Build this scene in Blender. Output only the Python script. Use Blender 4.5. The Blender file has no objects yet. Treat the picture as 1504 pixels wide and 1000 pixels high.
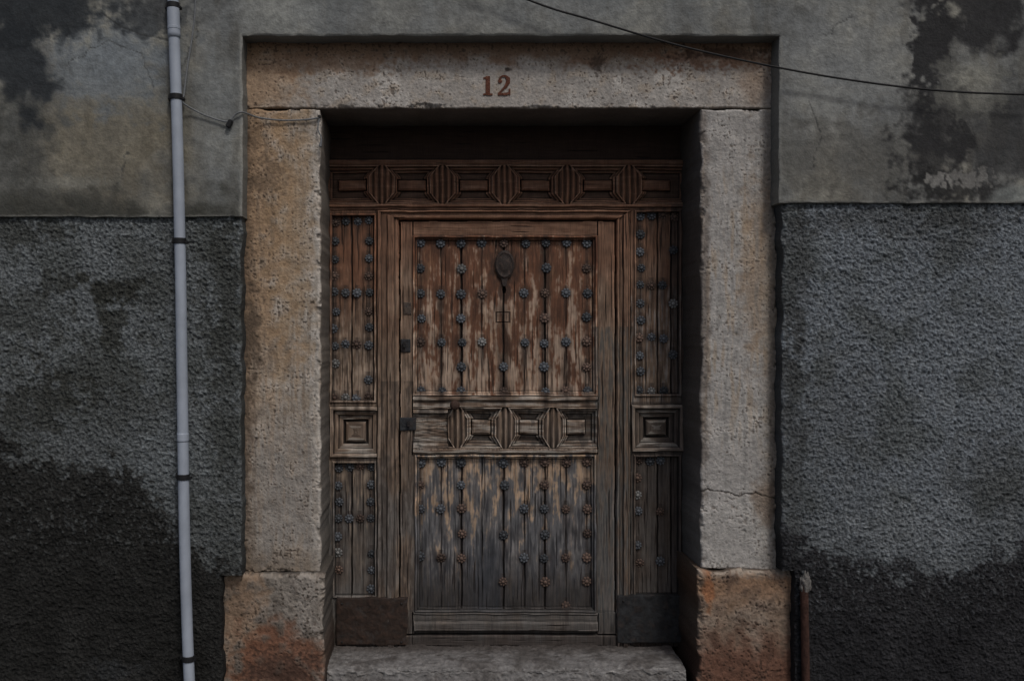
import bpy, math, numpy as np
from mathutils import Vector
rng=np.random.default_rng(7)
S=330.0; D=4.0; CX=-0.31; CZ=1.63; PX0=650.0; PY0=500.0
def wx(px,y=0.0): return CX+(px-PX0)/S*(D+y)/D
def wz(py,y=0.0): return CZ+(PY0-py)/S*(D+y)/D
def ipx(X,y): return PX0+(X-CX)*S*D/(D+y)
def ipy(Z,y): return PY0-(Z-CZ)*S*D/(D+y)
# ---------- noise ----------
def perlin(x,y,seed=0):
    r=np.random.default_rng(seed+11); p=r.permutation(256); a=r.random(256)*2*np.pi
    gx,gy=np.cos(a),np.sin(a)
    xi=np.floor(x).astype(np.int64); yi=np.floor(y).astype(np.int64)
    xf=x-xi; yf=y-yi
    u=xf*xf*xf*(xf*(xf*6-15)+10); v=yf*yf*yf*(yf*(yf*6-15)+10)
    def g(i,j,fx,fy):
        h=p[(p[(xi+i)&255]+yi+j)&255]; return gx[h]*fx+gy[h]*fy
    n00=g(0,0,xf,yf); n10=g(1,0,xf-1,yf); n01=g(0,1,xf,yf-1); n11=g(1,1,xf-1,yf-1)
    a0=n00+u*(n10-n00); a1=n01+u*(n11-n01)
    return (a0+v*(a1-a0))*1.5
def fbm(x,y,o=4,seed=0,gain=0.5):
    s=0;A=1;t=0
    for i in range(o):
        s=s+A*perlin(x*2**i+i*17.3,y*2**i+i*9.7,seed+i*5); t+=A; A*=gain
    return s/t*1.4
def sst(a,b,x):
    t=np.clip((x-a)/(b-a),0,1); return t*t*(3-2*t)
def mix(c,t,m):
    m=np.clip(m,0,1)[...,None]; return c*(1-m)+np.array(t,float)*m
def base(px,c): 
    return np.zeros(px.shape+(3,))+np.array(c,float)
def blob(px,py,cx,cy,rx,ry,n,amp=0.5,soft=0.35):
    r=np.sqrt(((px-cx)/rx)**2+((py-cy)/ry)**2)+n*amp
    return 1-sst(1-soft,1+soft,r)
def pdist(px,py,pts):
    d=np.full(px.shape,1e9)
    for (x0,y0),(x1,y1) in zip(pts[:-1],pts[1:]):
        dx,dy=x1-x0,y1-y0
        t=np.clip(((px-x0)*dx+(py-y0)*dy)/(dx*dx+dy*dy),0,1)
        d=np.minimum(d,np.hypot(px-x0-t*dx,py-y0-t*dy))
    return d
def lin(c,K,sat=0.72):
    c=np.asarray(c,float); g=c.mean(-1,keepdims=True); c=g+(c-g)*sat
    c=np.clip(c/255,0,1); l=np.where(c<=0.04045,c/12.92,((c+0.055)/1.055)**2.4)
    return np.clip(l*K,0.003,0.85)
# ---------- scene helpers ----------
def link(ob,parent=None):
    bpy.context.scene.collection.objects.link(ob)
    if parent: ob.parent=parent
    return ob
def empty(name):
    e=bpy.data.objects.new(name,None); e.empty_display_size=0.2; return link(e)
def mesh_np(name,V,F,mat,cols=None,smooth=None,parent=None):
    F=np.asarray(F,np.int32); V=np.asarray(V,np.float32)
    me=bpy.data.meshes.new(name); n=len(V); m=len(F); k=F.shape[1]
    me.vertices.add(n); me.vertices.foreach_set('co',V.ravel())
    me.loops.add(m*k); me.loops.foreach_set('vertex_index',F.ravel())
    me.polygons.add(m); me.polygons.foreach_set('loop_start',np.arange(0,m*k,k,dtype=np.int32))
    me.update(calc_edges=True)
    if smooth is None: smooth=np.zeros(m,bool)
    elif smooth is True: smooth=np.ones(m,bool)
    me.polygons.foreach_set('use_smooth',smooth)
    if cols is not None:
        at=me.attributes.new('Col','FLOAT_COLOR','POINT')
        c=np.ones((n,4),np.float32); c[:,:3]=cols; at.data.foreach_set('color',c.ravel())
    me.materials.append(mat); me.update()
    return link(bpy.data.objects.new(name,me),parent)
def boxblur(a,r,ax):
    k=2*r+1; pad=[(0,0)]*a.ndim; pad[ax]=(r+1,r)
    c=np.cumsum(np.pad(a,pad,mode='edge'),axis=ax)
    n=a.shape[ax]
    return (np.take(c,range(k,k+n),axis=ax)-np.take(c,range(0,n),axis=ax))/k
def slab(name,px0,px1,py0,py1,y,depth,dx,dz,fun,mat,K,r=0.006,warp=0.0,cav=0.0,cavr=0.012,keep=None,smooth=True,parent=None,seed=0,skirtmul=1.0,sat=.72,chip=0.0):
    x0,x1=wx(px0,y),wx(px1,y); zt,zb=wz(py0,y),wz(py1,y)
    nx=max(2,int(round((x1-x0)/dx))+1); nz=max(2,int(round((zt-zb)/dz))+1)
    X,Z=np.meshgrid(np.linspace(x0,x1,nx),np.linspace(zt,zb,nz))
    PX,PY=ipx(X,y),ipy(Z,y)
    out=fun(PX,PY); h,c=out[0],out[1]
    e=out[2]/S if len(out)>2 else np.minimum(np.minimum(X-x0,x1-X),np.minimum(zt-Z,Z-zb))
    if r>0:
        rr=r*(1+0.9*fbm(X*14,Z*14,3,seed+91)); rr=np.maximum(rr,0.0015)
        t=np.clip(rr-e,0,rr); h=h-(rr-np.sqrt(np.maximum(rr*rr-t*t,0)))
    if chip>0:
        q=sst(.12,.5,fbm(X*16,Z*16,4,seed+71))*np.exp(-(e/.016)**2)
        h=h-chip*q; c=mix(c,(84,76,68),q*.5)
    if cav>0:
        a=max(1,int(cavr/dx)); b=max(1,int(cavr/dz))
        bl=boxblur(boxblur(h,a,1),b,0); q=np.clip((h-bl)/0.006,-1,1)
        c=c*(1+cav*np.where(q<0,q,q*0.5))[...,None]  # occlusion-like shade and grime put into the colour: hollows darker, ridges lighter
    Xd,Zd=X,Z
    if warp>0:
        w=np.exp(-e/0.02)
        Xd=X+w*warp*fbm(X*9,Z*9,3,seed+3); Zd=Z+w*warp*fbm(X*9+5,Z*9+8,3,seed+4)
    n=nx*nz
    front=np.stack([Xd.ravel(),(y-h).ravel(),Zd.ravel()],1)
    V=np.concatenate([front,np.stack([Xd.ravel(),np.full(n,y+depth),Zd.ravel()],1),front])
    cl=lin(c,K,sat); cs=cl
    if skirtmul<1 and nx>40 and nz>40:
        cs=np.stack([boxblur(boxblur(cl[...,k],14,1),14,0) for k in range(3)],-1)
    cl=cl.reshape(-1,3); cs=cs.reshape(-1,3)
    cols=np.concatenate([cl,cs*skirtmul,cs*(.5+.5*skirtmul)])  # side faces get a darker colour, shade of the reveals painted in
    kp=np.ones((nz-1,nx-1),bool)
    if keep is not None:
        kp=keep((PX[:-1,:-1]+PX[1:,1:])/2,(PY[:-1,:-1]+PY[1:,1:])/2)
    I=np.arange(n).reshape(nz,nx)
    TL,TR,BL,BR=I[:-1,:-1],I[:-1,1:],I[1:,:-1],I[1:,1:]
    F=[np.stack([TL,BL,BR,TR],-1)[kp]]
    P=np.pad(kp,1)
    lf=kp&~P[1:-1,:-2]; rt=kp&~P[1:-1,2:]; up=kp&~P[:-2,1:-1]; dn=kp&~P[2:,1:-1]
    def sk(a,b,m): 
        a=a[m];b=b[m]; return np.stack([a+2*n,a+n,b+n,b+2*n],-1)
    nf=len(F[0])
    F+= [sk(TL,BL,lf),sk(BL,BR,dn),sk(BR,TR,rt),sk(TR,TL,up)]
    F=np.concatenate(F); sm=np.zeros(len(F),bool)
    if smooth: sm[:nf]=True
    u,inv=np.unique(F,return_inverse=True); F=inv.reshape(F.shape)
    return mesh_np(name,V[u],F,mat,cols[u],sm,parent)
def tube(name,pts,rad,mat,seg=14,parent=None,col=None,sub=6):
    P=[Vector(p) for p in pts]
    Q=[];R=[]
    rad=rad if hasattr(rad,'__len__') else [rad]*len(P)
    for i in range(len(P)-1):
        p0=P[max(i-1,0)];p1=P[i];p2=P[i+1];p3=P[min(i+2,len(P)-1)]
        for k in range(sub):
            t=k/sub
            Q.append(0.5*((2*p1)+(p2-p0)*t+(2*p0-5*p1+4*p2-p3)*t*t+(3*p1-p0-3*p2+p3)*t**3)); R.append(rad[i]*(1-t)+rad[i+1]*t)
    Q.append(P[-1]);R.append(rad[-1])
    V=[];F=[]
    for i,q in enumerate(Q):
        d=(Q[min(i+1,len(Q)-1)]-Q[max(i-1,0)]).normalized()
        up=Vector((0,1,0.03)) if abs(d.y)<.9 else Vector((1,0,0))
        a=d.cross(up).normalized(); b=d.cross(a)
        for s in range(seg):
            an=2*math.pi*s/seg; V.append(q+(a*math.cos(an)+b*math.sin(an))*R[i])
    for i in range(len(Q)-1):
        for s in range(seg):
            s2=(s+1)%seg; F.append((i*seg+s,i*seg+s2,(i+1)*seg+s2,(i+1)*seg+s))
    n=len(V); V.append(Q[0]);V.append(Q[-1])
    for s in range(seg):
        s2=(s+1)%seg; F.append((n,s2,s,n)); b=(len(Q)-1)*seg; F.append((n+1,b+s,b+s2,n+1))
    me=bpy.data.meshes.new(name); me.from_pydata([tuple(v) for v in V],[],[tuple(dict.fromkeys(f)) for f in F])
    for p in me.polygons: p.use_smooth=True
    me.materials.append(mat)
    return link(bpy.data.objects.new(name,me),parent)
def box(name,c,s,mat,parent=None,bev=0.003,rot=None):
    import bmesh
    bm=bmesh.new(); bmesh.ops.create_cube(bm,size=1)
    for v in bm.verts: v.co=Vector((v.co.x*s[0],v.co.y*s[1],v.co.z*s[2]))
    bmesh.ops.bevel(bm,geom=bm.edges[:],offset=bev,segments=2,affect='EDGES')
    me=bpy.data.meshes.new(name); bm.to_mesh(me); bm.free(); me.materials.append(mat)
    o=bpy.data.objects.new(name,me); o.location=c
    if rot: o.rotation_euler=rot
    return link(o,parent)
# ---------- materials ----------
def mat_v(name,rough=0.9,bumps=((120,0.004),),var=0.25,vscale=(150,150,150),attr=True,col=(.2,.2,.2),metal=0,spec=0.3,big=0):
    m=bpy.data.materials.new(name); m.use_nodes=True; N=m.node_tree.nodes; L=m.node_tree.links
    b=N['Principled BSDF']; b.inputs['Roughness'].default_value=rough; b.inputs['Metallic'].default_value=metal
    b.inputs['Specular IOR Level'].default_value=spec
    tc=N.new('ShaderNodeTexCoord')
    def varn(scale,amount,detail):
        mp=N.new('ShaderNodeMapping'); L.new(tc.outputs['Object'],mp.inputs['Vector']); mp.inputs['Scale'].default_value=scale
        nz=N.new('ShaderNodeTexNoise'); nz.inputs['Scale'].default_value=1; nz.inputs['Detail'].default_value=detail; nz.inputs['Roughness'].default_value=0.65
        L.new(mp.outputs[0],nz.inputs['Vector'])
        mr=N.new('ShaderNodeMapRange'); L.new(nz.outputs['Fac'],mr.inputs['Value'])
        mr.inputs['From Min'].default_value=0.3; mr.inputs['From Max'].default_value=0.7
        mr.inputs['To Min'].default_value=1-amount; mr.inputs['To Max'].default_value=1+amount
        return mr.outputs[0]
    f=varn(vscale,var,2.5)
    if big:
        g=varn((11,11,11),big,4); mm=N.new('ShaderNodeMath'); mm.operation='MULTIPLY'; L.new(f,mm.inputs[0]); L.new(g,mm.inputs[1]); f=mm.outputs[0]
    vm=N.new('ShaderNodeVectorMath'); vm.operation='MULTIPLY'
    if attr:
        at=N.new('ShaderNodeAttribute'); at.attribute_name='Col'; L.new(at.outputs['Color'],vm.inputs[0])
    else: vm.inputs[0].default_value=col
    cb=N.new('ShaderNodeCombineXYZ')
    for i in range(3): L.new(f,cb.inputs[i])
    L.new(cb.outputs[0],vm.inputs[1]); L.new(vm.outputs[0],b.inputs['Base Color'])
    prev=None
    for sc,dist in bumps:
        n2=N.new('ShaderNodeTexNoise'); n2.inputs['Detail'].default_value=2; n2.inputs['Roughness'].default_value=0.6
        if hasattr(sc,'__len__'):
            mp2=N.new('ShaderNodeMapping'); mp2.inputs['Scale'].default_value=sc; L.new(tc.outputs['Object'],mp2.inputs['Vector']); L.new(mp2.outputs[0],n2.inputs['Vector']); n2.inputs['Scale'].default_value=1
        else:
            n2.inputs['Scale'].default_value=sc; L.new(tc.outputs['Object'],n2.inputs['Vector'])
        bp=N.new('ShaderNodeBump'); bp.inputs['Distance'].default_value=dist; bp.inputs['Strength'].default_value=1.0
        L.new(n2.outputs['Fac'],bp.inputs['Height'])
        if prev: L.new(prev.outputs[0],bp.inputs['Normal'])
        prev=bp
    if prev: L.new(prev.outputs[0],b.inputs['Normal'])
    return m
M_plaster=mat_v('smooth_plaster',0.92,((90,0.003),),0.12,(90,90,90))
M_rough=mat_v('roughcast_render',0.95,((150,0.008),),0.30,(190,190,190))
M_stone=mat_v('limestone',0.9,((90,0.004),),0.12,(120,120,120),big=.14)
M_wood=mat_v('weathered_wood',0.8,(((380,60,12),0.002),),0.17,(380,60,10))
M_iron=mat_v('rusty_iron',0.7,((160,0.002),),0.25,(200,200,200),metal=0.1)
M_pvc=mat_v('pvc_pipe',0.45,((12,0.002),),0.10,(14,14,5),attr=False,col=(.43,.48,.56),spec=0.4,big=.08)
M_black=mat_v('black_strap',0.6,(),0.2,attr=False,col=(.02,.02,.022))
M_cable=mat_v('cable_rubber',0.6,(),0.2,attr=False,col=(.015,.015,.016))
M_wire=mat_v('grey_wire',0.6,(),0.2,attr=False,col=(.20,.21,.22))
M_rust=mat_v('rusted_pipe',0.85,((90,0.004),),0.5,(60,60,25),attr=False,col=(.065,.032,.024))
M_kick=mat_v('rusted_sheet',0.7,((30,0.004),),0.3,(25,25,25),metal=0.1)
M_paint=mat_v('number_paint',0.85,((200,0.002),),0.3)
M_ground=mat_v('paving',0.9,((25,0.01),),0.3,(6,6,6),attr=False,col=(.07,.07,.07))

KW=2.75; KD=3.5
# ---------- wall ----------
def plaster_col(px,py):
    n1=fbm(px/90,py/90,5,1); n2=fbm(px/28,py/28,4,2); n3=fbm(px/9,py/9,3,3); nv=fbm(px/22,py/120,4,4); n0=fbm(px/200,py/120,3,6)
    c=base(px,(79,80,78)); c=mix(c,(91,89,81),sst(-.1,.4,n1)*.75); c=mix(c,(62,64,64),sst(0,.4,-n1)*.65)
    c=mix(c,(58,56,51),sst(.0,.45,nv+.3*n0)*.45)
    c=mix(c,(51,51,49),sst(.1,.5,n2*.7-n1*.6)*.35)
    L=px<360
    c=mix(c,(78,72,59),blob(px,py,140,205,150,90,n2,.6,.6)*.6*L)
    c=mix(c,(82,89,95),blob(px,py,155,95,95,62,n2+.4*n3,.8,.5)*.7*L)
    c=mix(c,(44,46,46),blob(px,py,28,175,48,110,n2,.9,.6)*.65*L)
    c=mix(c,(25,28,31),blob(px,py,60,22,140,40,n1+n2*.7+.3*n3,.6,.3)*.9*L)
    c=mix(c,(28,31,34),blob(px,py,15,90,52,66,n2+n1,.7,.35)*.85*L)
    c=mix(c,(32,34,36),blob(px,py,225,22,44,32,n2+.3*n3,.7,.35)*.7*L)
    c=mix(c,(88,91,91),blob(px,py,318,180,32,120,n2,.4,.5)*.6*L)
    c=mix(c,(38,38,34),sst(256,312,py+n2*34+n3*10)*.78*L*sst(.45,-.25,n1))
    c=mix(c,(96,97,92),blob(px,py,100,268,50,9,n2+n3,.9,.4)*.4*L)
    c=mix(c,(84,87,88),blob(px,py,700,20,420,40,n2,.5,.6)*.5)
    c=mix(c,(94,96,94),blob(px,py,410,15,60,40,n2,.5,.5)*.6)
    R=px>1130
    c=mix(c,(89,91,91),blob(px,py,1240,120,110,120,n2,.5,.6)*.7*R)
    c=mix(c,(56,54,49),blob(px,py,1240,235,130,55,n2+nv*.5,.8,.6)*.5*R)
    st=blob(px,py,1368,70,26,85,n2+.6*n3,.7,.25)+blob(px,py,1420,5,72,66,n1+n2,.7,.3)*.9+blob(px,py,1372,195,44,115,n2+.5*n3+.3*nv,.6,.4)*.8+blob(px,py,1445,205,80,75,n1+n2,.7,.5)*.6
    c=mix(c,(28,28,29),np.clip(st,0,.94)*R)
    c=mix(c,(88,88,82),blob(px,py,1425,130,52,42,n2+.4*n3,.8,.3)*.6*R)
    pw=blob(px,py,1378,265,13,10,n2+n3*1.5,.8,.3)+blob(px,py,1425,262,34,11,n2+n3*1.5,.9,.4)
    c=mix(c,(26,26,26),(blob(px,py,1405,272,72,24,n2+n3,.6,.4))*.8*R); c=mix(c,(94,93,90),pw*R*.75)
    c=mix(c,(88,92,90),blob(px,py,1490,290,30,20,n2,.5)*R*.7)
    w=n2*5+n3*2
    ck=np.zeros(px.shape)
    for pts,wd in (([(150,20),(175,38),(205,50),(255,62)],.7),([(300,0),(285,60),(262,110)],.4),([(96,95),(160,60),(210,80),(225,130)],.25),
                   ([(1160,60),(1215,48),(1250,20)],.3),([(1430,190),(1438,240),(1425,298)],.4),([(1190,150),(1205,200),(1190,250)],.2),([(190,225),(175,270),(150,300)],.3)):
        ck=np.maximum(ck,1-sst(wd,wd+.9,pdist(px+w,py+w*.8,pts)))
    ck=ck*sst(-.5,.1,n1+n3*.4)
    c=mix(c,(34,35,35),ck*.6)
    c=c*(1+.12*n3+.10*n2)[...,None]
    return c,n1,n2,n3,ck
def edge_upper(px,py):
    dx=np.maximum(np.maximum(355-px,px-1145),0); dy=np.maximum(52-py,0)
    d=np.hypot(dx,dy)
    d=np.minimum(d,np.where(px<750,319-py,298-py)+np.where((px>355)&(px<1145),999,0))
    return np.maximum(d,0)
def plaster(px,py):
    c,n1,n2,n3,ck=plaster_col(px,py)
    h=.005*n1+.0022*n2+.0007*n3-.0015*ck
    e=edge_upper(px,py)
    c=mix(c,(100,100,96),(1-sst(1,4.5,e+n3*1.5))*.6)
    return h,c,e
def keep_up(px,py):
    k=~((px>355)&(px<1145)&(py>52))
    k&=~((px<=355)&(py>319)); k&=~((px>=1145)&(py>298))
    return k
wall=empty('plastered_house_wall')
slab('upper_plaster',-160,1670,-160,322,-0.10,0.13,.0055,.0055,plaster,M_plaster,KW*1.06,r=.006,warp=.004,keep=keep_up,parent=wall,skirtmul=.7,sat=.9)
def damp(px,py,n1,n2,n3,n4):
    yl=np.interp(px,[-200,0,60,190,230,300,360],[640,652,690,690,745,822,850])
    yr=np.interp(px,[1130,1200,1300,1400,1504,1700],[775,800,832,838,800,790])
    y=np.where(px<750,yl,yr); q=py-y+n1*26+n2*40+n3*30+n4*14
    return sst(-12,14,q), sst(-170,0,q)
def rough(px,py):
    n1=fbm(px/85,py/85,4,21); n2=fbm(px/30,py/30,4,22); n3=fbm(px/8,py/8,3,23)
    g1=fbm(px/3.9,py/3.9,2,24,.6); g2=fbm(px/8.5,py/8.5,2,25)
    h=.0056*g1+.0042*g2+.0035*n2+.003*n1
    L=px<750
    c=np.where(L[...,None],base(px,(69,73,75)),base(px,(75,80,85)))
    c=mix(c,(52,55,54),sst(-.05,.5,n1)*.6); c=mix(c,(86,90,92),sst(.0,.6,-n2)*.4)
    nn=n2+n3*.6
    for a in ((165,425,42,18,.9),(85,415,26,16,.6),(60,595,50,42,.75),(30,470,60,40,.45),(140,540,60,40,.4),(180,600,60,30,.4),(165,480,16,36,.7),(150,455,10,30,.6),(330,420,36,110,.4),(30,340,60,20,.6),(335,560,28,260,.45),(225,420,30,70,.3),(70,550,12,30,.5)):
        c=mix(c,(34,35,32),blob(px,py,*a[:4],nn,1.1,.4)*a[4])
    for a in ((1165,400,22,140,.5),(1165,640,22,160,.55),(1300,320,200,16,.45),(1460,700,60,60,.35),(1400,350,60,40,.25),(1230,620,60,90,.25)):
        c=mix(c,(42,43,43),blob(px,py,*a[:4],nn,1.,.5)*a[4])
    c=mix(c,(98,103,108),blob(px,py,1340,775,90,36,nn,1.1,.4)*.6)
    c=mix(c,(84,90,94),blob(px,py,235,700,60,40,nn,1.1,.5)*.6*L)
    d,d2=damp(px,py,n1,n2,n3,g2)
    c=mix(c,(46,48,48),d2*.4)
    sp=sst(.25,.5,n3+n2*.3+g1*.4)*sst(110,0,np.abs(py-np.where(L,760,850)))
    dc=np.where(L[...,None],base(px,(23,23,22)),base(px,(25,25,27)))+(n2*6+6*n1)[...,None]
    d=d*(1-.55*sp)
    c=c*(1-d[...,None])+dc*d[...,None]
    c=mix(c,(38,40,42),blob(px,py,160,985,46,12,nn,.9,.5)*.6)
    c=c*(1+.16*g1+.12*g2)[...,None]
    e=np.where(L,np.where(py<845,355-px,326-px),np.where(py<838,px-1149,px-1168))
    return h,c,np.maximum(e,0)
slab('roughcast_left',-160,356,306,1045,-0.080,0.11,.0040,.0040,rough,M_rough,KW,r=.012,warp=.010,cav=.3,keep=lambda x,y:((x<355)&(y<845))|(x<326),parent=wall,seed=5,skirtmul=.6,sat=.85)
slab('roughcast_right',1148,1670,286,1045,-0.080,0.11,.0040,.0040,rough,M_rough,KW,r=.012,warp=.010,cav=.3,keep=lambda x,y:((x>1149)&(y<838))|(x>1168),parent=wall,seed=6,skirtmul=.6,sat=.85)
def ext(px,py):
    c,*_=plaster_col(px,py); return np.zeros(px.shape),c,np.full(px.shape,99.)
def ext2(px,py):
    h,c,_=rough(px,py); return h,c,np.full(px.shape,99.)
for nm,a,b in (('l',-1500,-160),('r',1670,3000)):
    slab('plaster_side_'+nm,a,b,-160,322 if nm=='l' else 298,-0.10,.13,.02,.02,ext,M_plaster,KW,r=0,parent=wall,sat=.9)
    slab('roughcast_side_'+nm,a,b,306 if nm=='l' else 286,1045,-0.080,.11,.012,.012,ext2,M_rough,KW,r=0,parent=wall,sat=.85)
slab('plaster_top',-1500,3000,-700,-160,-0.10,.13,.03,.03,ext,M_plaster,KW,r=0,parent=wall,sat=.9)
M_core=mat_v('wall_core',0.95,(),0.2,attr=False,col=(.05,.045,.04))
x0,x1=wx(-1500,-.1),wx(3000,-.1); xl=wx(440,0); xr=wx(1060,0); zl=wz(120,0); zt=wz(-700,-.1)
def cb(name,a,b,y0,y1,c,d): box(name,((a+b)/2,(y0+y1)/2,(c+d)/2),(b-a,y1-y0,d-c),M_core,wall,0.001)
cb('core_left',x0,xl,.035,.5,0.001,zt); cb('core_right',xr,x1,.035,.5,0.001,zt); cb('core_top',xl+.001,xr-.001,.036,.499,zl,zt-.001)
cb('core_back',xl-.1,xr+.1,.502,.62,0.002,zl+.1)
# ---------- stone frame ----------
frame=empty('stone_door_frame')
def stone_common(px,py,seed):
    n1=fbm(px/60,py/60,4,seed); n2=fbm(px/20,py/20,4,seed+1); n3=fbm(px/6,py/6,3,seed+2); nv=fbm(px/9,py/70,4,seed+3)
    pit=sst(.58,.82,fbm(px/3.6,py/3.6,2,seed+4)+.5*n2+.35*n1)
    pit=np.maximum(pit,sst(.54,.76,fbm(px/7,py/10,3,seed+5)+.35*n1)*.75)
    h=.0036*n1+.0026*n2+.0011*n3-.0034*pit
    return n1,n2,n3,nv,pit,h
def lintel(px,py):
    n1,n2,n3,nv,pit,h=stone_common(px,py,40)
    c=base(px,(112,107,102)); c=mix(c,(128,124,119),sst(-.1,.5,n1)*.75); c=mix(c,(106,93,78),sst(0,.5,n2)*.45)
    top=sst(102,76,py+n2*18+n1*12+n3*5)
    c=mix(c,(94,69,50),top*.8)
    c=mix(c,(113,88,64),blob(px,py,375,110,62,66,n2,.7,.55)*.75)
    c=mix(c,(110,85,64),blob(px,py,480,90,90,18,n2+n3*.4,.9,.5)*.65)
    c=mix(c,(98,69,51),blob(px,py,1040,86,95,14,n2+n3,.9,.5)*.7)
    c=mix(c,(50,36,29),blob(px,py,1060,80,50,8,n2+n3,.9,.5)*.7)
    c=mix(c,(106,84,66),blob(px,py,1110,110,25,40,n2,.7,.6)*.5)
    c=mix(c,(40,33,28),sst(.25,.55,n3+.3*n2)*top*.65)
    c=mix(c,(48,39,33),blob(px,py,880,97,7,14,n3+n2,.9,.5)*.6); c=mix(c,(36,30,26),blob(px,py,745,102,5,3,n3,.5)*.8)
    c=mix(c,(60,49,41),pit*.6)
    ch=blob(px,py,628,158,26,6,n3,.5,.3)+blob(px,py,790,160,30,4,n3,.5,.3)
    h=h-.008*np.clip(ch,0,1)
    h=np.where((px>700)&(px<760),h*.3,h)
    c=mix(c,(72,60,48),(1-sst(0,5,160-py+n3*2))*.5)
    c=c*(1+.08*n3+.06*n2)[...,None]
    return h,c
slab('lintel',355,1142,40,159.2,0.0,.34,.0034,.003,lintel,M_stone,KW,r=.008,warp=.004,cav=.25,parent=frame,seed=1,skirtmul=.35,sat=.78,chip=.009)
def jambL(px,py):
    n1,n2,n3,nv,pit,h=stone_common(px,py,50)
    c=base(px,(114,107,99)); c=mix(c,(130,124,117),sst(-.1,.5,n1+.4*n2)*.65)
    o=sst(450,385,px+n1*30+n2*36)*sst(720,400,py+n1*110)
    c=mix(c,(114,88,62),np.clip(o,0,1)*.8)
    c=mix(c,(110,89,68),sst(.0,.45,nv+.2*n1)*.5)
    c=mix(c,(76,65,54),sst(.1,.5,-nv+.3*n2)*.5)
    c=mix(c,(95,91,87),blob(px,py,420,740,70,110,n2,.6,.6)*.55)
    c=mix(c,(68,54,42),sst(384,358,px+n2*12+n3*4)*.65)
    c=mix(c,(119,95,68),blob(px,py,430,330,30,190,n2+.3*nv,.9,.6)*.5)
    c=mix(c,(60,50,41),blob(px,py,368,500,16,60,n2+n3*.5,.9,.5)*.6+blob(px,py,392,260,20,26,n2+n3,.9,.5)*.4)
    c=mix(c,(80,69,57),sst(790,838,py+n2*20)*.6)
    c=mix(c,(56,46,38),pit*.65); c=mix(c,(68,59,50),sst(.3,.6,n3+.4*n2)*.3)
    c=mix(c,(130,126,120),sst(452,466,px+n2*9)*.5)
    c=c*(1+.08*n3+.07*n2)[...,None]
    return h*1.15,c
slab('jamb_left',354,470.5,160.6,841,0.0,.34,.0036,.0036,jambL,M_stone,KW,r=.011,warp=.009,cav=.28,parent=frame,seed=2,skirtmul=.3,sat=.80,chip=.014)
def jambR(px,py):
    n1,n2,n3,nv,pit,h=stone_common(px,py,60)
    c=base(px,(112,109,106)); c=mix(c,(127,124,120),sst(-.1,.5,n1)*.65)
    c=mix(c,(112,96,78),sst(.0,.5,nv+.25*n1)*.55*sst(180,320,py)*sst(720,560,py))
    c=mix(c,(108,86,64),blob(px,py,1112,390,22,120,n2+.3*nv,.9,.6)*.55)
    c=mix(c,(91,89,86),sst(.1,.5,-nv)*.45)
    c=mix(c,(82,72,60),sst(1114,1136,px+n2*10)*.6)
    c=mix(c,(66,56,47),pit*.6)
    c=mix(c,(62,53,46),blob(px,py,1034,420,8,270,n2,.7,.5)*.55)
    ck=1-sst(.3,1.5,pdist(px+n3*2,py+n2*5,[(1030,718),(1060,722),(1085,730),(1110,722),(1140,735)]))
    h=h-.005*ck; c=mix(c,(44,37,32),ck*.65)
    c=mix(c,(116,113,109),sst(725,760,py)*.4)
    c=mix(c,(80,64,50),blob(px,py,1125,735,18,30,n2,.7,.5)*.6)
    c=c*(1+.08*n3+.06*n2)[...,None]
    return h,c
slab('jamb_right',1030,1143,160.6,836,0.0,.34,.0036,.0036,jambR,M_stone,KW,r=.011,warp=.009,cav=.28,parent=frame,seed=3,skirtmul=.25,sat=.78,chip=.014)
def plinL(px,py):
    n1,n2,n3,nv,pit,h=stone_common(px,py,70)
    c=base(px,(90,84,77)); c=mix(c,(108,102,96),sst(-.1,.5,n1+n2*.3)*.6)
    c=mix(c,(100,74,52),blob(px,py,352,900,34,80,n2,.9,.6)*.6)
    c=mix(c,(84,51,35),blob(px,py,410,972,70,46,n2+n1,.7,.55)*.85)
    c=mix(c,(48,34,28),blob(px,py,415,988,48,28,n3+n2,.7,.5)*.7)
    c=mix(c,(56,46,38),pit*.6); c=mix(c,(46,40,35),sst(.1,.5,n2+n3*.4)*.5)
    c=c*(1+.10*n3+.08*n2)[...,None]
    return h*1.7,c
slab('plinth_left',324,476,843,1030,-.03,.37,.0038,.0038,plinL,M_stone,KW,r=.018,warp=.012,cav=.3,parent=frame,seed=4,skirtmul=.35,sat=.82,chip=.018)
def plinR(px,py):
    n1,n2,n3,nv,pit,h=stone_common(px,py,80)
    c=base(px,(96,81,68)); c=mix(c,(108,98,88),sst(-.1,.5,n1)*.5)
    c=mix(c,(106,75,51),sst(910,850,py+n2*30)*.55)
    c=mix(c,(112,107,100),sst(854,839,py+n3*5)*.7)
    c=mix(c,(74,46,34),sst(905,972,py+n2*32)*.85)
    c=mix(c,(44,32,26),sst(.05,.5,n2+n3*.4)*.5)
    c=mix(c,(50,39,32),pit*.6); c=mix(c,(112,66,38),blob(px,py,1040,864,7,30,n2,.8)*.7)
    c=c*(1+.10*n3+.08*n2)[...,None]
    return h*1.7,c
slab('plinth_right',1026,1167,838,1030,-.03,.37,.0038,.0038,plinR,M_stone,KW*.95,r=.018,warp=.012,cav=.3,parent=frame,seed=5,skirtmul=.25,sat=.82,chip=.018)
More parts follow.
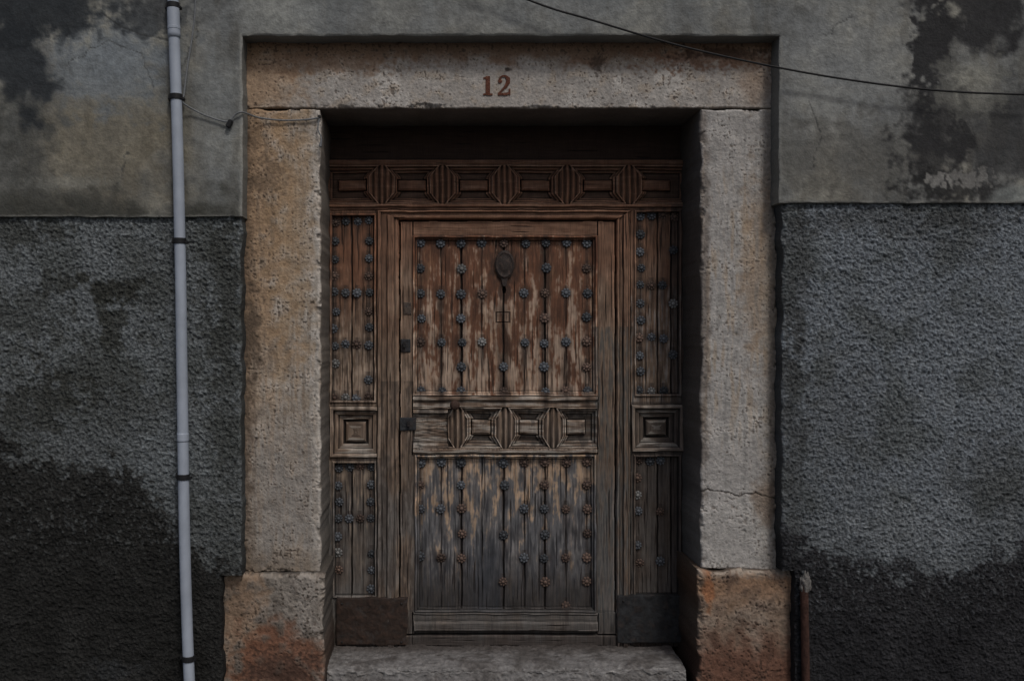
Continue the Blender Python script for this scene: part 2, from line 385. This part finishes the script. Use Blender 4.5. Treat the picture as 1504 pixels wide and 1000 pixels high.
# ---------- house number ----------
def seg_sdf(px,py,pts,ws):
    d=np.full(px.shape,1e9)
    for (x0,y0),(x1,y1),w0,w1 in zip(pts[:-1],pts[1:],ws[:-1],ws[1:]):
        dx,dy=x1-x0,y1-y0; t=np.clip(((px-x0)*dx+(py-y0)*dy)/(dx*dx+dy*dy),0,1)
        d=np.minimum(d,np.hypot(px-x0-t*dx,py-y0-t*dy)-(w0+(w1-w0)*t))
    return d
def keep_num(px,py):
    one=(np.abs(px-716.5)<3.2)&(py>112)&(py<140.5)
    one|=(np.abs(px-716.5)<7)&(py>137.6)&(py<140.5)
    one|=(px>710)&(px<718)&(py>112+ (718-px)*.25)&(py<115.5+(718-px)*.12)
    two=seg_sdf(px,py,[(733.5,119),(734.5,114.5),(738.5,111.8),(743,112.2),(746.3,116),(746.2,121),(743,127),(737,133),(732.5,138)],[1.6,1.4,1.2,1.6,2.9,3.0,2.2,1.3,1.2])<0
    two|=np.hypot(px-734.5,py-119.5)<3.0
    two|=(px>731)&(px<749)&(py>135.8+.8*np.sin((px-731)/5.))&(py<140.5)
    two|=(px>747.2)&(px<749.8)&(py>130.5)&(py<140)
    wear=fbm(px/2.2,py/2.2,3,99)+.5*fbm(px/9,py/9,2,98)
    return (one|two)&(wear<.62)
def numf(px,py):
    n=fbm(px/5,py/5,3,97); c=base(px,(62,36,27)); c=mix(c,(86,62,50),sst(.1,.6,n)*.6)
    return np.zeros(px.shape),c
slab('house_number',706,754,108,144,-.0035,.003,.0011,.0011,numf,M_paint,KW,r=0,keep=keep_num,sat=1)
# ---------- door ----------
door=empty('wooden_door')
cols9=[618,648,678,708,740,771,801,832,863]
studs=[]
def row(xs,y,miss=()): 
    for x in xs:
        if x not in miss: studs.append((x,y))
odd=[618,678,740,801,863]
row(cols9,357); row(odd,394,(740,)); row(cols9,431,(740,)); row(odd,467,(740,)); row(cols9,503,(740,)); row(odd,539,(618,)); row(cols9,575,(708,771))
row(cols9,680,(708,)); row(odd,714); row(cols9,748,(708,740)); row(odd,785,(618,)); row(cols9,820,(708,740)); row([740,801,863],855); row([832],890)
L4=[491,507,524,541]
for y in (325,430,507,585): row(L4,y)
for y in (354,380,405,456,482): row([491,541],y)
row([491],533); row([541],558)
L5=[497,512,528,545]
for y in (686,762): row(L5,y)
for y in (713,738,813,838): row([497,545],y)
row([497],788); row([545],865)
R4=[941,958,975,992]
for y in (317,419,496,574): row(R4,y,(992,) if y>400 else ())
for y in (343,369,394,445,470,521,547): row([941,990] if y in(369,445,521) else [941],y)
R5=[938,955,971]
row(R5,676); 
for y in (703,727,752,800): row([938] if y!=752 else [938,971],y)
row([938,971],827)
def fm(H,px,py,x0,x1,y0,y1,ds,hs,full=True):
    d=np.minimum(np.minimum(px-x0,x1-px),np.minimum(py-y0,y1-py)); m=d>=0
    if not full: m&=d<=ds[-1]
    H[m]=np.interp(d[m],ds,hs); return d
def coffers(H,px,py,x0,x1,y0,y1,divs,cents,hw,hh_in,hexw=17):
    yc=(y0+y1)/2; hh=(y1-y0)/2; v=np.abs(py-yc); m=(px>x0)&(px<x1)&(v<hh)
    w=np.interp(v,[0,.42*hh,hh],[hexw,hexw,3.5])
    dd=np.full(px.shape,1e9); hx=np.zeros(px.shape,bool); fl=np.zeros(px.shape)
    for xd in divs:
        a=np.abs(px-xd)-w; dd=np.minimum(dd,a); q=(a<0)&m; hx|=q; fl[q]=(px[q]-xd)
    dd=np.minimum(dd,np.minimum(px-x0,x1-px)+2); d=np.minimum(dd,hh-v)
    T=np.interp(d,[0,1.6,2.4,5.6,6.4,9.6,10.4],[6,9,-8,-10,-22,-24,-36])
    for cx in cents:
        q=np.minimum(hw-np.abs(px-cx),hh_in-v); k=q>-1.0; T[k]=-38
        k=q>0; T[k]=np.interp(q[k],[0,.8,3.5],[-38,-20,-12])
    T[hx]=(6+7*np.cos(fl*2*np.pi/8.5))[hx]
    T[hx]-=(10*sst(.35,1.0,v/hh))[hx]*.6
    H[m]=T[m]
    return m,hx,T
def doorf(px,py):
    wob=fbm(px/60,py/60,3,100)*1.0; 
    x=px+wob*.8; y=py+wob*1.0
    H=np.zeros(px.shape); horiz=np.zeros(px.shape,bool); panel=np.zeros(px.shape,bool); carve=np.zeros(px.shape,bool); hexs=np.zeros(px.shape,bool)
    H[y<243]=-14
    m=(y>=234)&(y<243); H[m]=np.interp(y[m],[234,235,240,243],[-10,8,10,4])
    m=(y<243); horiz|=m
    k,hx,_=coffers(H,x,y,479,1008,243,300,[561,650,741,833,924],[517,605,696,787,879,965],21,8); horiz|=k&~hx; carve|=k; hexs|=hx
    m=(y>=300)&(y<309); H[m]=np.interp(y[m],[300,301,304,305,308,309],[4,16,16,5,5,-8]); horiz|=m
    for (a,b,c_,d_) in ((484,553,313,592),(488,554,677,878),(931,1001,308,582),(930,1001,667,876)):
        d=fm(H,x,y,a,b,c_,d_,*([0,1,3,4],[0,8,8,-16])); panel|=d>3
    for (a,b,c_,d_) in ((484,560,597,672),(927,1004,594,663)):
        d=fm(H,x,y,a,b,c_,d_,[0,1,5,6,12,13,19,20,22.5,23.5,26],[-6,13,13,-3,-5,-18,-20,-38,-38,-24,-14]); horiz|=((d>=0)&((np.abs(y-(c_+d_)/2)-(d_-c_)/2)>(np.abs(x-(a+b)/2)-(b-a)/2))); carve|=d>=0
    for (a,b) in ((554,586),(905,926)):
        m=(x>a)&(x<b)&(y>309)
        t=(x[m]-a)/(b-a); H[m]=np.interp(t,[0,.05,.15,.2,.45,.5,.75,.8,.93,1],[0,18,20,8,10,22,22,10,10,-10])
    m=(x>554)&(x<926)&(y>309)&(y<323)&(y-309<(x-554)*.45)&(y-309<(926-x)*.7)
    H[m]=np.interp(y[m],[309,310,312,313,317,318,321,323],[2,18,20,8,10,22,20,-10]); horiz|=m
    wk=(x>586)&(x<905)&(y>323)&(y<947); H[wk]=0
    g=np.minimum(np.minimum(x-586,905-x),y-323); H[wk&(g<2.4)]=-38
    mid=(x>606)&(x<878)
    jt=wk&(((np.abs(x-606)<.8)|(np.abs(x-878)<.8))&((y<346)|((y>582)&(y<668))|((y>899)&(y<932)))); 
    for (a,b,c_,d_) in ((606,878,346,582),(609,876,667,899)):
        d=fm(H,x,y,a,b,c_,d_,[0,1,3,4,6,7],[0,9,9,-4,-4,-18]); panel|=d>5
        horiz|=(d>=0)&(d<=5)&((y-c_<6)|(d_-y<6))
    m=wk&mid&(((y>326)&(y<346))|((y>582)&(y<598))|((y>660)&(y<667))|(y>899)); horiz|=m
    m=wk&mid&(y>=582)&(y<598); H[m]=np.interp(y[m],[582,583,587,588,590,596,597,598],[2,16,16,6,2,6,14,6])
    m=wk&mid&(y>=658)&(y<668); H[m]=np.interp(y[m],[658,659,664,665,668],[2,16,16,4,0])
    k,hx,_=coffers(H,x,y,606,879,598,658,[672,742,812],[707,777,847],14,11,14); horiz|=k&~hx; carve|=k; hexs|=hx
    m=(x>606)&(x<658)&(y>600)&(y<657); H[m]=np.interp(y[m],[600,602,606,607,650,652,657],[-2,5,5,-14,-14,-2,3])+np.where(y[m]>607,3*perlin(x[m]/12,y[m]/2.5,8),0); horiz|=m
    m=wk&(y>899); H[m]=np.interp(y[m],[899,901,902,911,912,914,924,925,932,933,947],[4,8,1,1,14,18,18,-20,-20,3,3])
    m=wk&(y>899)&((x<608)|(x>878))&(y<930); H[m]=1
    H[jt]=-8
    gr=fbm(px/1.7,py/60,3,110,.6); grh=fbm(px/60,py/1.9,3,111,.6); g=np.where(horiz,grh,gr)
    sp=fbm(px/3.2,py/110,3,112); cup=fbm(px/15,py/160,2,117)
    H=H+.8*g+np.where(horiz,0,1.0*sp)+2.4*cup*panel
    crack=np.where(horiz,sst(.5,.75,fbm(px/90,py/3.4,3,114)),sst(.42,.64,fbm(px/3.2,py/100,3,113)))*np.where(carve,.5,1)
    H=H-3.5*crack
    n1=fbm(px/45,py/90,4,120); n2=fbm(px/13,py/48,4,121); n3=fbm(px/3.6,py/38,4,122); nh=fbm(px/42,py/6,4,123); nb=fbm(px/18,py/22,4,124); nf=fbm(px/5,py/9,4,125)
    seam=np.zeros(px.shape); wbx=fbm(px/200,py/40,3,115)*1.0
    for i,(s,a) in enumerate(((678,1),(740,1),(801,1),(648,.6),(708,.6),(771,.6),(832,.6),(516,.9),(967,.9),(987,.8),(950,.5),(532,.4))):
        vis=sst(-.5,.2,perlin(py/38+i*7.3,py*0+i*3.7,150)+(a-.75)*1.6)
        seam=np.maximum(seam,a*np.exp(-((px+wbx-s)/(.75+.5*a*vis))**2)*(.35+.65*vis))
    seam*=panel
    H=H-12*seam
    nn=np.where(horiz,nh,n3*.7+n2*.45)+.3*n1
    c=base(px,(76,64,54))
    c=mix(c,(100,88,77),sst(-.05,.6,nn)*.5); c=mix(c,(45,36,30),sst(-.05,.55,-nn+.3*n2)*.65)
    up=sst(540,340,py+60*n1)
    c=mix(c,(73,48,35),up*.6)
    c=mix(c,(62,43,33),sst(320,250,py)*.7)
    c=mix(c,(92,72,60),sst(.1,.5,nh)*.4*(py<310))
    low=sst(580,780,py+60*n1)
    c=mix(c,(62,63,64),low*.6*sst(-.5,.3,n1+n3*.5))
    c=mix(c,(34,33,33),low*sst(-.1,.4,-n3*.6-n2*.4+nb*.4)*.45)
    cu=((px>606)&(px<878)&(py>346)&(py<582))*1.0
    bare=sst(-.10,.40,n2*.85+n3*.4+nf*.4+(py-455)/290.)*cu
    c=mix(c,(67,43,31),cu*(1-bare)*.85); c=mix(c,(114,99,87),bare*.72*sst(-.6,.35,n3+.15))
    c=mix(c,(45,30,23),cu*sst(.05,.5,-n2*.9+n3*.3+nb*.3-(py-430)/500.)*.65)
    c=mix(c,(100,74,54),cu*sst(.15,.55,n3*.7+n1*.5)*.45)
    for sx,sy0,sy1,wd in ((741,440,582,8),(801,350,582,6),(678,450,580,4),(832,520,580,4),(648,430,582,3.5),(771,500,582,4)):
        c=mix(c,(34,25,20),np.exp(-((px+n2*7+n3*2-sx)/wd)**2)*sst(sy0-10,sy0+25,py)*sst(sy1+2,sy1-4,py)*.75)
    cl=((px>609)&(px<876)&(py>667)&(py<899))*1.0
    c=mix(c,(58,59,62),cl*.72); tan=cl*sst(.0,.4,n2*.9+n3*.4+nf*.25-(py-745)/210.)
    c=mix(c,(118,97,77),tan*.78); c=mix(c,(94,92,90),cl*sst(.12,.55,n3-n1*.4+nf*.2)*.4)
    c=mix(c,(34,34,36),cl*sst(-.05,.5,-n3*.6-n2*.7+(py-790)/250.)*.8)
    c=mix(c,(30,27,25),cl*sst(820,898,py+n3*40+n2*24)*.75)
    c=mix(c,(30,32,36),cl*np.exp(-((px-715+n2*10)/24)**2)*sst(750,830,py)*.6)
    ls=((px<553)&(py>313)&(py<592))*1.0
    c=mix(c,(72,47,34),ls*sst(500,370,py+40*n2)*.65); c=mix(c,(104,93,83),ls*sst(.0,.45,n3*.7+nf*.35+(py-480)/230.)*.55)
    ll=((px<554)&(py>677))*1.0
    c=mix(c,(54,53,52),ll*.5); c=mix(c,(100,86,72),ll*sst(.1,.45,n3+n2*.4-(py-760)/180.)*.5)
    c=mix(c,(86,86,86),((px>927)&(py>420)&(py<590))*sst(-.05,.4,n3+nf*.3)*.5)
    c=mix(c,(36,33,31),((px>927)&(py>590))*.5); c=mix(c,(32,28,27),((px>985)&(py>300))*.55)  # right leaf: shade beside the jamb painted into the wood colour
    rail=horiz&(py>580)&(py<675)&(((px>604)&(px<880))|(px<562)|(px>926))
    c=mix(c,(100,98,94),rail*sst(-.2,.3,nh)*.6)
    c=mix(c,(26,24,23),(horiz&(py>600)&(py<660)&(px>606)&(px<880))*sst(.05,.5,nb+.3*nf)*.55)
    c=mix(c,(48,47,46),((py>895)&(px>600)&(px<905))*.6)
    c=mix(c,(34,36,37),((px>870)&(px<930)&(py>480))*sst(-.3,.4,n3+n2*.5)*.6)
    c=mix(c,(36,31,28),((px>554)&(px<607)&(py>560))*sst(-.2,.4,n2+nf*.4)*.55)
    c=mix(c,(26,22,20),carve*sst(-14,-38,H)*.5); c=mix(c,(108,97,87),carve*(~hexs)*sst(4,9,H)*.35)  # coffers: recess shade and grime painted in by depth, worn edges lightened
    c=mix(c,(24,20,18),hexs*sst(3,-8,H+.8)*.5)  # hollows of the fluted dividers shaded in colour likewise
    c=mix(c,(28,22,20),jt*.8)
    sc=blob(px,py,741,390,20,29,n3+nf,.3,.35); c=mix(c,(38,28,24),sc*.75)
    kh=blob(px,py,741,428,9,14,n3,.2,.12); c=mix(c,(38,30,26),kh*.7); k2=blob(px,py,741,426,2.6,5,n3,0,.1); H=H-14*k2; c=mix(c,(10,9,8),k2)
    r=np.maximum(np.abs(px-739)/11,np.abs(py-466)/8); m=(r<1)&(r>.76); H[m]-=4; c=mix(c,(42,32,27),m*.7)
    c=mix(c,(26,21,19),crack*.65); c=mix(c,(20,16,14),np.clip(seam,0,1)*.9)
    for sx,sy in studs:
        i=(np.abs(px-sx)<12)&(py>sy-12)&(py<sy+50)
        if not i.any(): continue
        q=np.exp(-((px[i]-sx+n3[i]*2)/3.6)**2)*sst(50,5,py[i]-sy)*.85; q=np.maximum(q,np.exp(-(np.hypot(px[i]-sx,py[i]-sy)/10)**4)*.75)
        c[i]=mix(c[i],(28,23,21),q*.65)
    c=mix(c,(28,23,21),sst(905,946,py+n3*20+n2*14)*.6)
    c=c*(1+np.clip(.11*g,-.3,.3)+.16*nb+.06*nf)[...,None]
    c=mix(c,(24,18,16),(py<236)*.75)  # dark brown top board, with the lintel's shadow painted in as well
    return H*.001,c,np.full(px.shape,99.)
YD=0.315
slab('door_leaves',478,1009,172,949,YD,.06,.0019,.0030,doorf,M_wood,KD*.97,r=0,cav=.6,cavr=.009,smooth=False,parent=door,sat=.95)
def build_studs():
    V=[];F=[];Cc=[]
    ns=32; prof=[(1.0,0.0),(1.0,.003),(.88,.0058),(.62,.0050),(.42,.0044),(.36,.0078),(.20,.0102),(0.01,.0110)]
    for (sx,sy) in studs:
        side=(sx<560 or sx>920); Rr=(.0210 if side else .0222)*rng.uniform(.90,1.06)
        hz=-.017; ph=rng.uniform(0,6.28); tx,tz=rng.normal(0,.10,2)
        cx=wx(sx+rng.normal(0,.9),YD); cz=wz(sy+rng.normal(0,.9),YD); yb=YD-hz-.001
        rusty=rng.random(); 
        if sy>660 and not side: rusty+=.2
        cc=np.array((58,62,68)) if rusty<.75 else np.array((74,56,47))
        if rng.random()<.08: cc=np.array((92,92,91))
        cc=cc*rng.uniform(.7,1.12)
        b=len(V)
        for (rf,hh) in prof:
            for s in range(ns):
                a=2*math.pi*s/ns+ph; k8=math.cos(8*(a-ph)); pet=1+.08*k8 if rf>.6 else 1
                rr=Rr*rf*pet; hg=hh+(.0018*k8 if .5<rf<.95 else 0)
                dx=rr*math.cos(a);dz=rr*math.sin(a)
                V.append((cx+dx,yb-hg+tx*dx+tz*dz+(.006 if rf>=1 and hh==0 else 0),cz+dz)); 
                f=1.0 if rf<.38 else (.80+.24*k8)
                if .38<rf<.5: f=.45
                Cc.append(lin(cc*f,KD*.9))
        for r_ in range(len(prof)-1):
            for s in range(ns):
                s2=(s+1)%ns; F.append((b+r_*ns+s,b+r_*ns+s2,b+(r_+1)*ns+s2,b+(r_+1)*ns+s))
    F=np.array(F)[:, ::-1]
    mesh_np('iron_studs',np.array(V),F,M_iron,np.array(Cc),True,door)
build_studs()
def knf(px,py):
    u=(px-741)/14.5; v=(py-389)/21; r=np.hypot(u,v); a=np.arctan2(v,u)
    h=np.interp(r,[0,.35,.6,.72,.85,1,1.3],[.012,.011,.007,.007,.010,.003,.003])
    n=fbm(px/5,py/5,3,180); c=base(px,(32,26,24)); c=mix(c,(58,42,35),sst(.0,.5,n)*.5)
    return h,c,np.full(px.shape,99.)
def knk(px,py):
    u=(px-741)/14.5; v=(py-389)/21
    return (np.hypot(u,v)<1+.04*fbm(px/6,py/6,2,5))|((np.abs(px-741)<4.5-(py-410)*.2)&(py>405)&(py<420))
slab('door_knocker',722,760,362,422,YD+.012,.008,.0012,.0012,knf,M_iron,KD,r=0,keep=knk,parent=door)
def platef(col,sd,rim=0):
    def f(px,py):
        n=fbm(px/12,py/12,4,sd); n3=fbm(px/4,py/4,3,sd+1); c=base(px,col); c=mix(c,(54,38,31),sst(.0,.6,n)*.4); c=mix(c,(48,50,53),sst(.1,.6,-n+n3*.3)*.3)
        c=mix(c,(20,17,16),sst(.1,.6,n3)*.5); return .0022*n+.0007*n3,c
    return f
slab('kick_plate_left',494,598,878,947,YD-.024,.03,.004,.004,platef((34,26,22),130),M_kick,KD*.85,r=.002,warp=.006,parent=door,sat=.9)
slab('kick_plate_right',907,1003,874,944,YD-.024,.03,.004,.004,platef((28,29,31),140),M_kick,KD*.72,r=.002,warp=.006,parent=door)
slab('lock_plate_upper',589,603,498,517,YD-.006,.012,.003,.003,platef((26,27,30),150),M_iron,KD,r=.002,warp=.002,parent=door)
slab('lock_plate_lower',587,611,613,632,YD-.008,.014,.003,.003,platef((26,28,31),160),M_iron,KD,r=.002,warp=.002,parent=door)
slab('strike_plate',593,604,444,462,YD-.004,.01,.003,.003,platef((50,41,35),170),M_iron,KD,r=.001,parent=door)
M_dk=mat_v('dark_iron',.55,((150,.002),),.3,attr=False,col=(.035,.032,.032),metal=.3)
M_kn=mat_v('rust_knob',.8,((90,.003),),.3,attr=False,col=(.07,.042,.033))
tube('latch_knob',[(wx(668,YD),YD+.005,wz(594,YD)),(wx(668,YD),YD-.02,wz(594,YD)),(wx(668,YD),YD-.028,wz(594,YD)),(wx(668,YD),YD-.038,wz(594,YD)),(wx(668,YD),YD-.048,wz(594,YD)),(wx(668,YD),YD-.052,wz(594,YD))],[.012,.010,.018,.024,.018,.006],M_kn,18,door)
for px_,py_ in ((594,506),(600,622)):
    box('bolt',(wx(px_,YD),YD-.018,wz(py_,YD)),(.014,.016,.03),M_dk,door,.003)
for px_,py_ in ((503,884),(590,884),(503,940),(590,940),(914,880),(996,880)):
    tube('nail',[(wx(px_,YD),YD-.02,wz(py_,YD)),(wx(px_,YD),YD-.026,wz(py_,YD)),(wx(px_,YD),YD-.030,wz(py_,YD))],[.006,.006,.002],M_dk,8,door,sub=1)
# ---------- door step ----------
def step():
    x0,x1=wx(479,0.0),wx(1010,0.0); zt=wz(947.5,YD); nx=520
    prof=[]
    for t in np.linspace(YD+.06,.05,70): prof.append((t,zt,0,1))
    for a in np.linspace(0,np.pi/2,14)[1:]: prof.append((.05-.03*np.sin(a),zt-.03+.03*np.cos(a),-np.sin(a),np.cos(a)))
    for z in np.linspace(zt-.034,-.05,60): prof.append((.02,z,-1,0))
    prof=np.array(prof); s=np.concatenate([[0],np.cumsum(np.hypot(np.diff(prof[:,0]),np.diff(prof[:,1])))])
    X,Sg=np.meshgrid(np.linspace(x0,x1,nx),s); 
    n1=fbm(X*5,Sg*5,4,201); n2=fbm(X*16,Sg*22,4,202); n3=fbm(X*55,Sg*75,3,203); n4=fbm(X*30,Sg*40,3,204)
    ed=np.exp(-((Sg-s[76])/.05)**2)
    sag=-.008*ed*(1+n1)-.016*ed*np.exp(-((X+.05)/.5)**2)
    h=.007*n1+.007*n2+.003*n3+.004*n4+sag-.016*ed*sst(.05,.5,n2)
    Y=prof[:,0][:,None]+prof[:,2][:,None]*h; Z=prof[:,1][:,None]+prof[:,3][:,None]*h
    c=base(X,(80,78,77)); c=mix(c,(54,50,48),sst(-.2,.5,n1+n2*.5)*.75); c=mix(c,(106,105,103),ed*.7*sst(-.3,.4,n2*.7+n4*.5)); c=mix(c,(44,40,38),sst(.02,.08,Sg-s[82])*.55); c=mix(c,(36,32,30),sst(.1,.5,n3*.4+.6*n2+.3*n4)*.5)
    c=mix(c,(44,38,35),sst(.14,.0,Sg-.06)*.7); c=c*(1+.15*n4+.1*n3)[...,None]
    I=np.arange(X.size).reshape(X.shape); F=np.stack([I[:-1,:-1],I[1:,:-1],I[1:,1:],I[:-1,1:]],-1).reshape(-1,4)
    mesh_np('stone_doorstep',np.stack([X.ravel(),Y.ravel(),Z.ravel()],1),F,M_stone,lin(c,KW*.95).reshape(-1,3),True)
step()
# ---------- drainpipe ----------
dp=empty('drainpipe'); YP=-.142
def PP(px,py,y=YP): return (wx(px,y),y,wz(py,y))
pts=[(251,-160),(254,0),(257,90),(260,180),(263,300),(265.5,420),(267.5,560),(269,660),(270.5,760),(273,860),(276,950),(280,1040)]
tube('pipe',[PP(*p) for p in pts],[.0235]*12,M_pvc,24,dp,sub=8)
def pxat(py): return np.interp(py,[p[1] for p in pts],[p[0] for p in pts])
for y0,y1,r in ((8,56,.0265),(636,648,.0252),(40,44,.0275)):
    tube('coupling',[PP(pxat(y0),y0),PP(pxat((y0+y1)/2),(y0+y1)/2),PP(pxat(y1),y1)],r,M_pvc,24,dp,sub=3)
for py_ in (9,143,354,700,966):
    xx=pxat(py_); tube('clamp_band',[PP(xx,py_-4),PP(xx,py_),PP(xx,py_+4)],.0272,M_black,24,dp,sub=3)
    box('clamp_tab',(wx(xx-9,YP),-.112,wz(py_-1,YP)),(.03,.05,.026),M_black,dp,.003,rot=(0,.2,.2))
    box('clamp_screw',(wx(xx+9,YP),-.135,wz(py_+2,YP)),(.014,.03,.012),M_black,dp,.002)
tube('service_wire',[PP(288,-120,-.115),PP(287,0,-.115),PP(283,50,-.113),PP(275,100,-.118),PP(270,140,-.135),PP(268,150,-.14),PP(282,160,-.12),PP(305,171,-.113),PP(334,179,-.113),PP(345,169,-.112),PP(356,165,-.108),PP(380,173,-.03),PP(415,177,-.012),PP(450,176,-.012),PP(469,173,-.012)],.0038,M_wire,8)
cw=empty('wire_clip')
box('clip_body',PP(337,182,-.112),(.02,.02,.035),M_black,cw,.003,rot=(0,.5,0))
box('clip_end',PP(469,172,-.006),(.014,.02,.014),M_black,cw,.002)
tube('wire_tail',[PP(469,174,-.01),PP(467,190,-.02),PP(472,203,-.02),PP(470,216,-.02)],[.003,.003,.003,.008],M_wire,8,cw)
def CP(px,py,y): return (wx(px,y),y,wz(py,y))
tube('overhead_cable',[CP(560,-90,-.165),CP(775,0,-.16),CP(870,30,-.16),CP(1000,68,-.16),CP(1130,97,-.155),CP(1250,118,-.155),CP(1375,133,-.155),CP(1504,139,-.155),CP(1700,141,-.15)],.0045,M_cable,10)
tube('rusty_ground_pipe',[(wx(1186,-.11),-.105,-.02),(wx(1184,-.11),-.105,.2),(wx(1182,-.11),-.105,wz(870,-.11)),(wx(1182,-.11),-.105,wz(853,-.11))],[.017,.017,.017,.012],M_rust,14)
def lump():
    import bmesh
    bm=bmesh.new(); bmesh.ops.create_icosphere(bm,subdivisions=4,radius=1)
    from mathutils import noise
    for v in bm.verts:
        f=1+.45*noise.noise(v.co*2.2)+.2*noise.noise(v.co*6)
        v.co=Vector((v.co.x*.022*f,v.co.y*.016*f,v.co.z*.05*f))
    me=bpy.data.meshes.new('cement_lump'); bm.to_mesh(me); bm.free(); me.materials.append(mat_v('cement',.95,((120,.006),),.4,attr=False,col=(.18,.17,.16)))
    for p in me.polygons: p.use_smooth=True
    o=bpy.data.objects.new('cement_lump',me); o.location=(wx(1182,-.1),-.107,wz(858,-.1)); link(o)
lump()
mesh_np('ground',np.array([(-300,-300,0),(300,-300,0),(300,300,0),(-300,300,0)]),np.array([[0,1,2,3]]),M_ground)
# ---------- light / camera ----------
sc=bpy.context.scene
w=bpy.data.worlds.new('World'); sc.world=w; w.use_nodes=True; N=w.node_tree.nodes
sky=N.new('ShaderNodeTexSky'); sky.sky_type='NISHITA'; sky.sun_disc=False
el,az=math.radians(52),math.radians(24)
sky.sun_elevation=el; sky.sun_rotation=math.pi-az; sky.dust_density=4; sky.air_density=1.0
w.node_tree.links.new(sky.outputs[0],N['Background'].inputs[0]); N['Background'].inputs[1].default_value=.052
sl=bpy.data.lights.new('overcast_sun','SUN'); sl.energy=.92; sl.angle=math.radians(10); sl.color=(1,.97,.93)
so=link(bpy.data.objects.new('overcast_sun',sl)); d=Vector((math.sin(az)*math.cos(el),-math.cos(az)*math.cos(el),math.sin(el)))
so.rotation_euler=d.to_track_quat('Z','Y').to_euler(); so.location=d*10
cam=bpy.data.cameras.new('camera'); co=link(bpy.data.objects.new('camera',cam)); co.location=(CX,-D,CZ); co.rotation_euler=(math.pi/2,0,0)
cam.sensor_fit='HORIZONTAL'; cam.sensor_width=36; cam.lens=36*D/(1504/S); cam.shift_x=102/1504; cam.clip_end=2000
sc.camera=co
sc.view_settings.view_transform='Standard'; sc.view_settings.look='None'; sc.view_settings.exposure=0
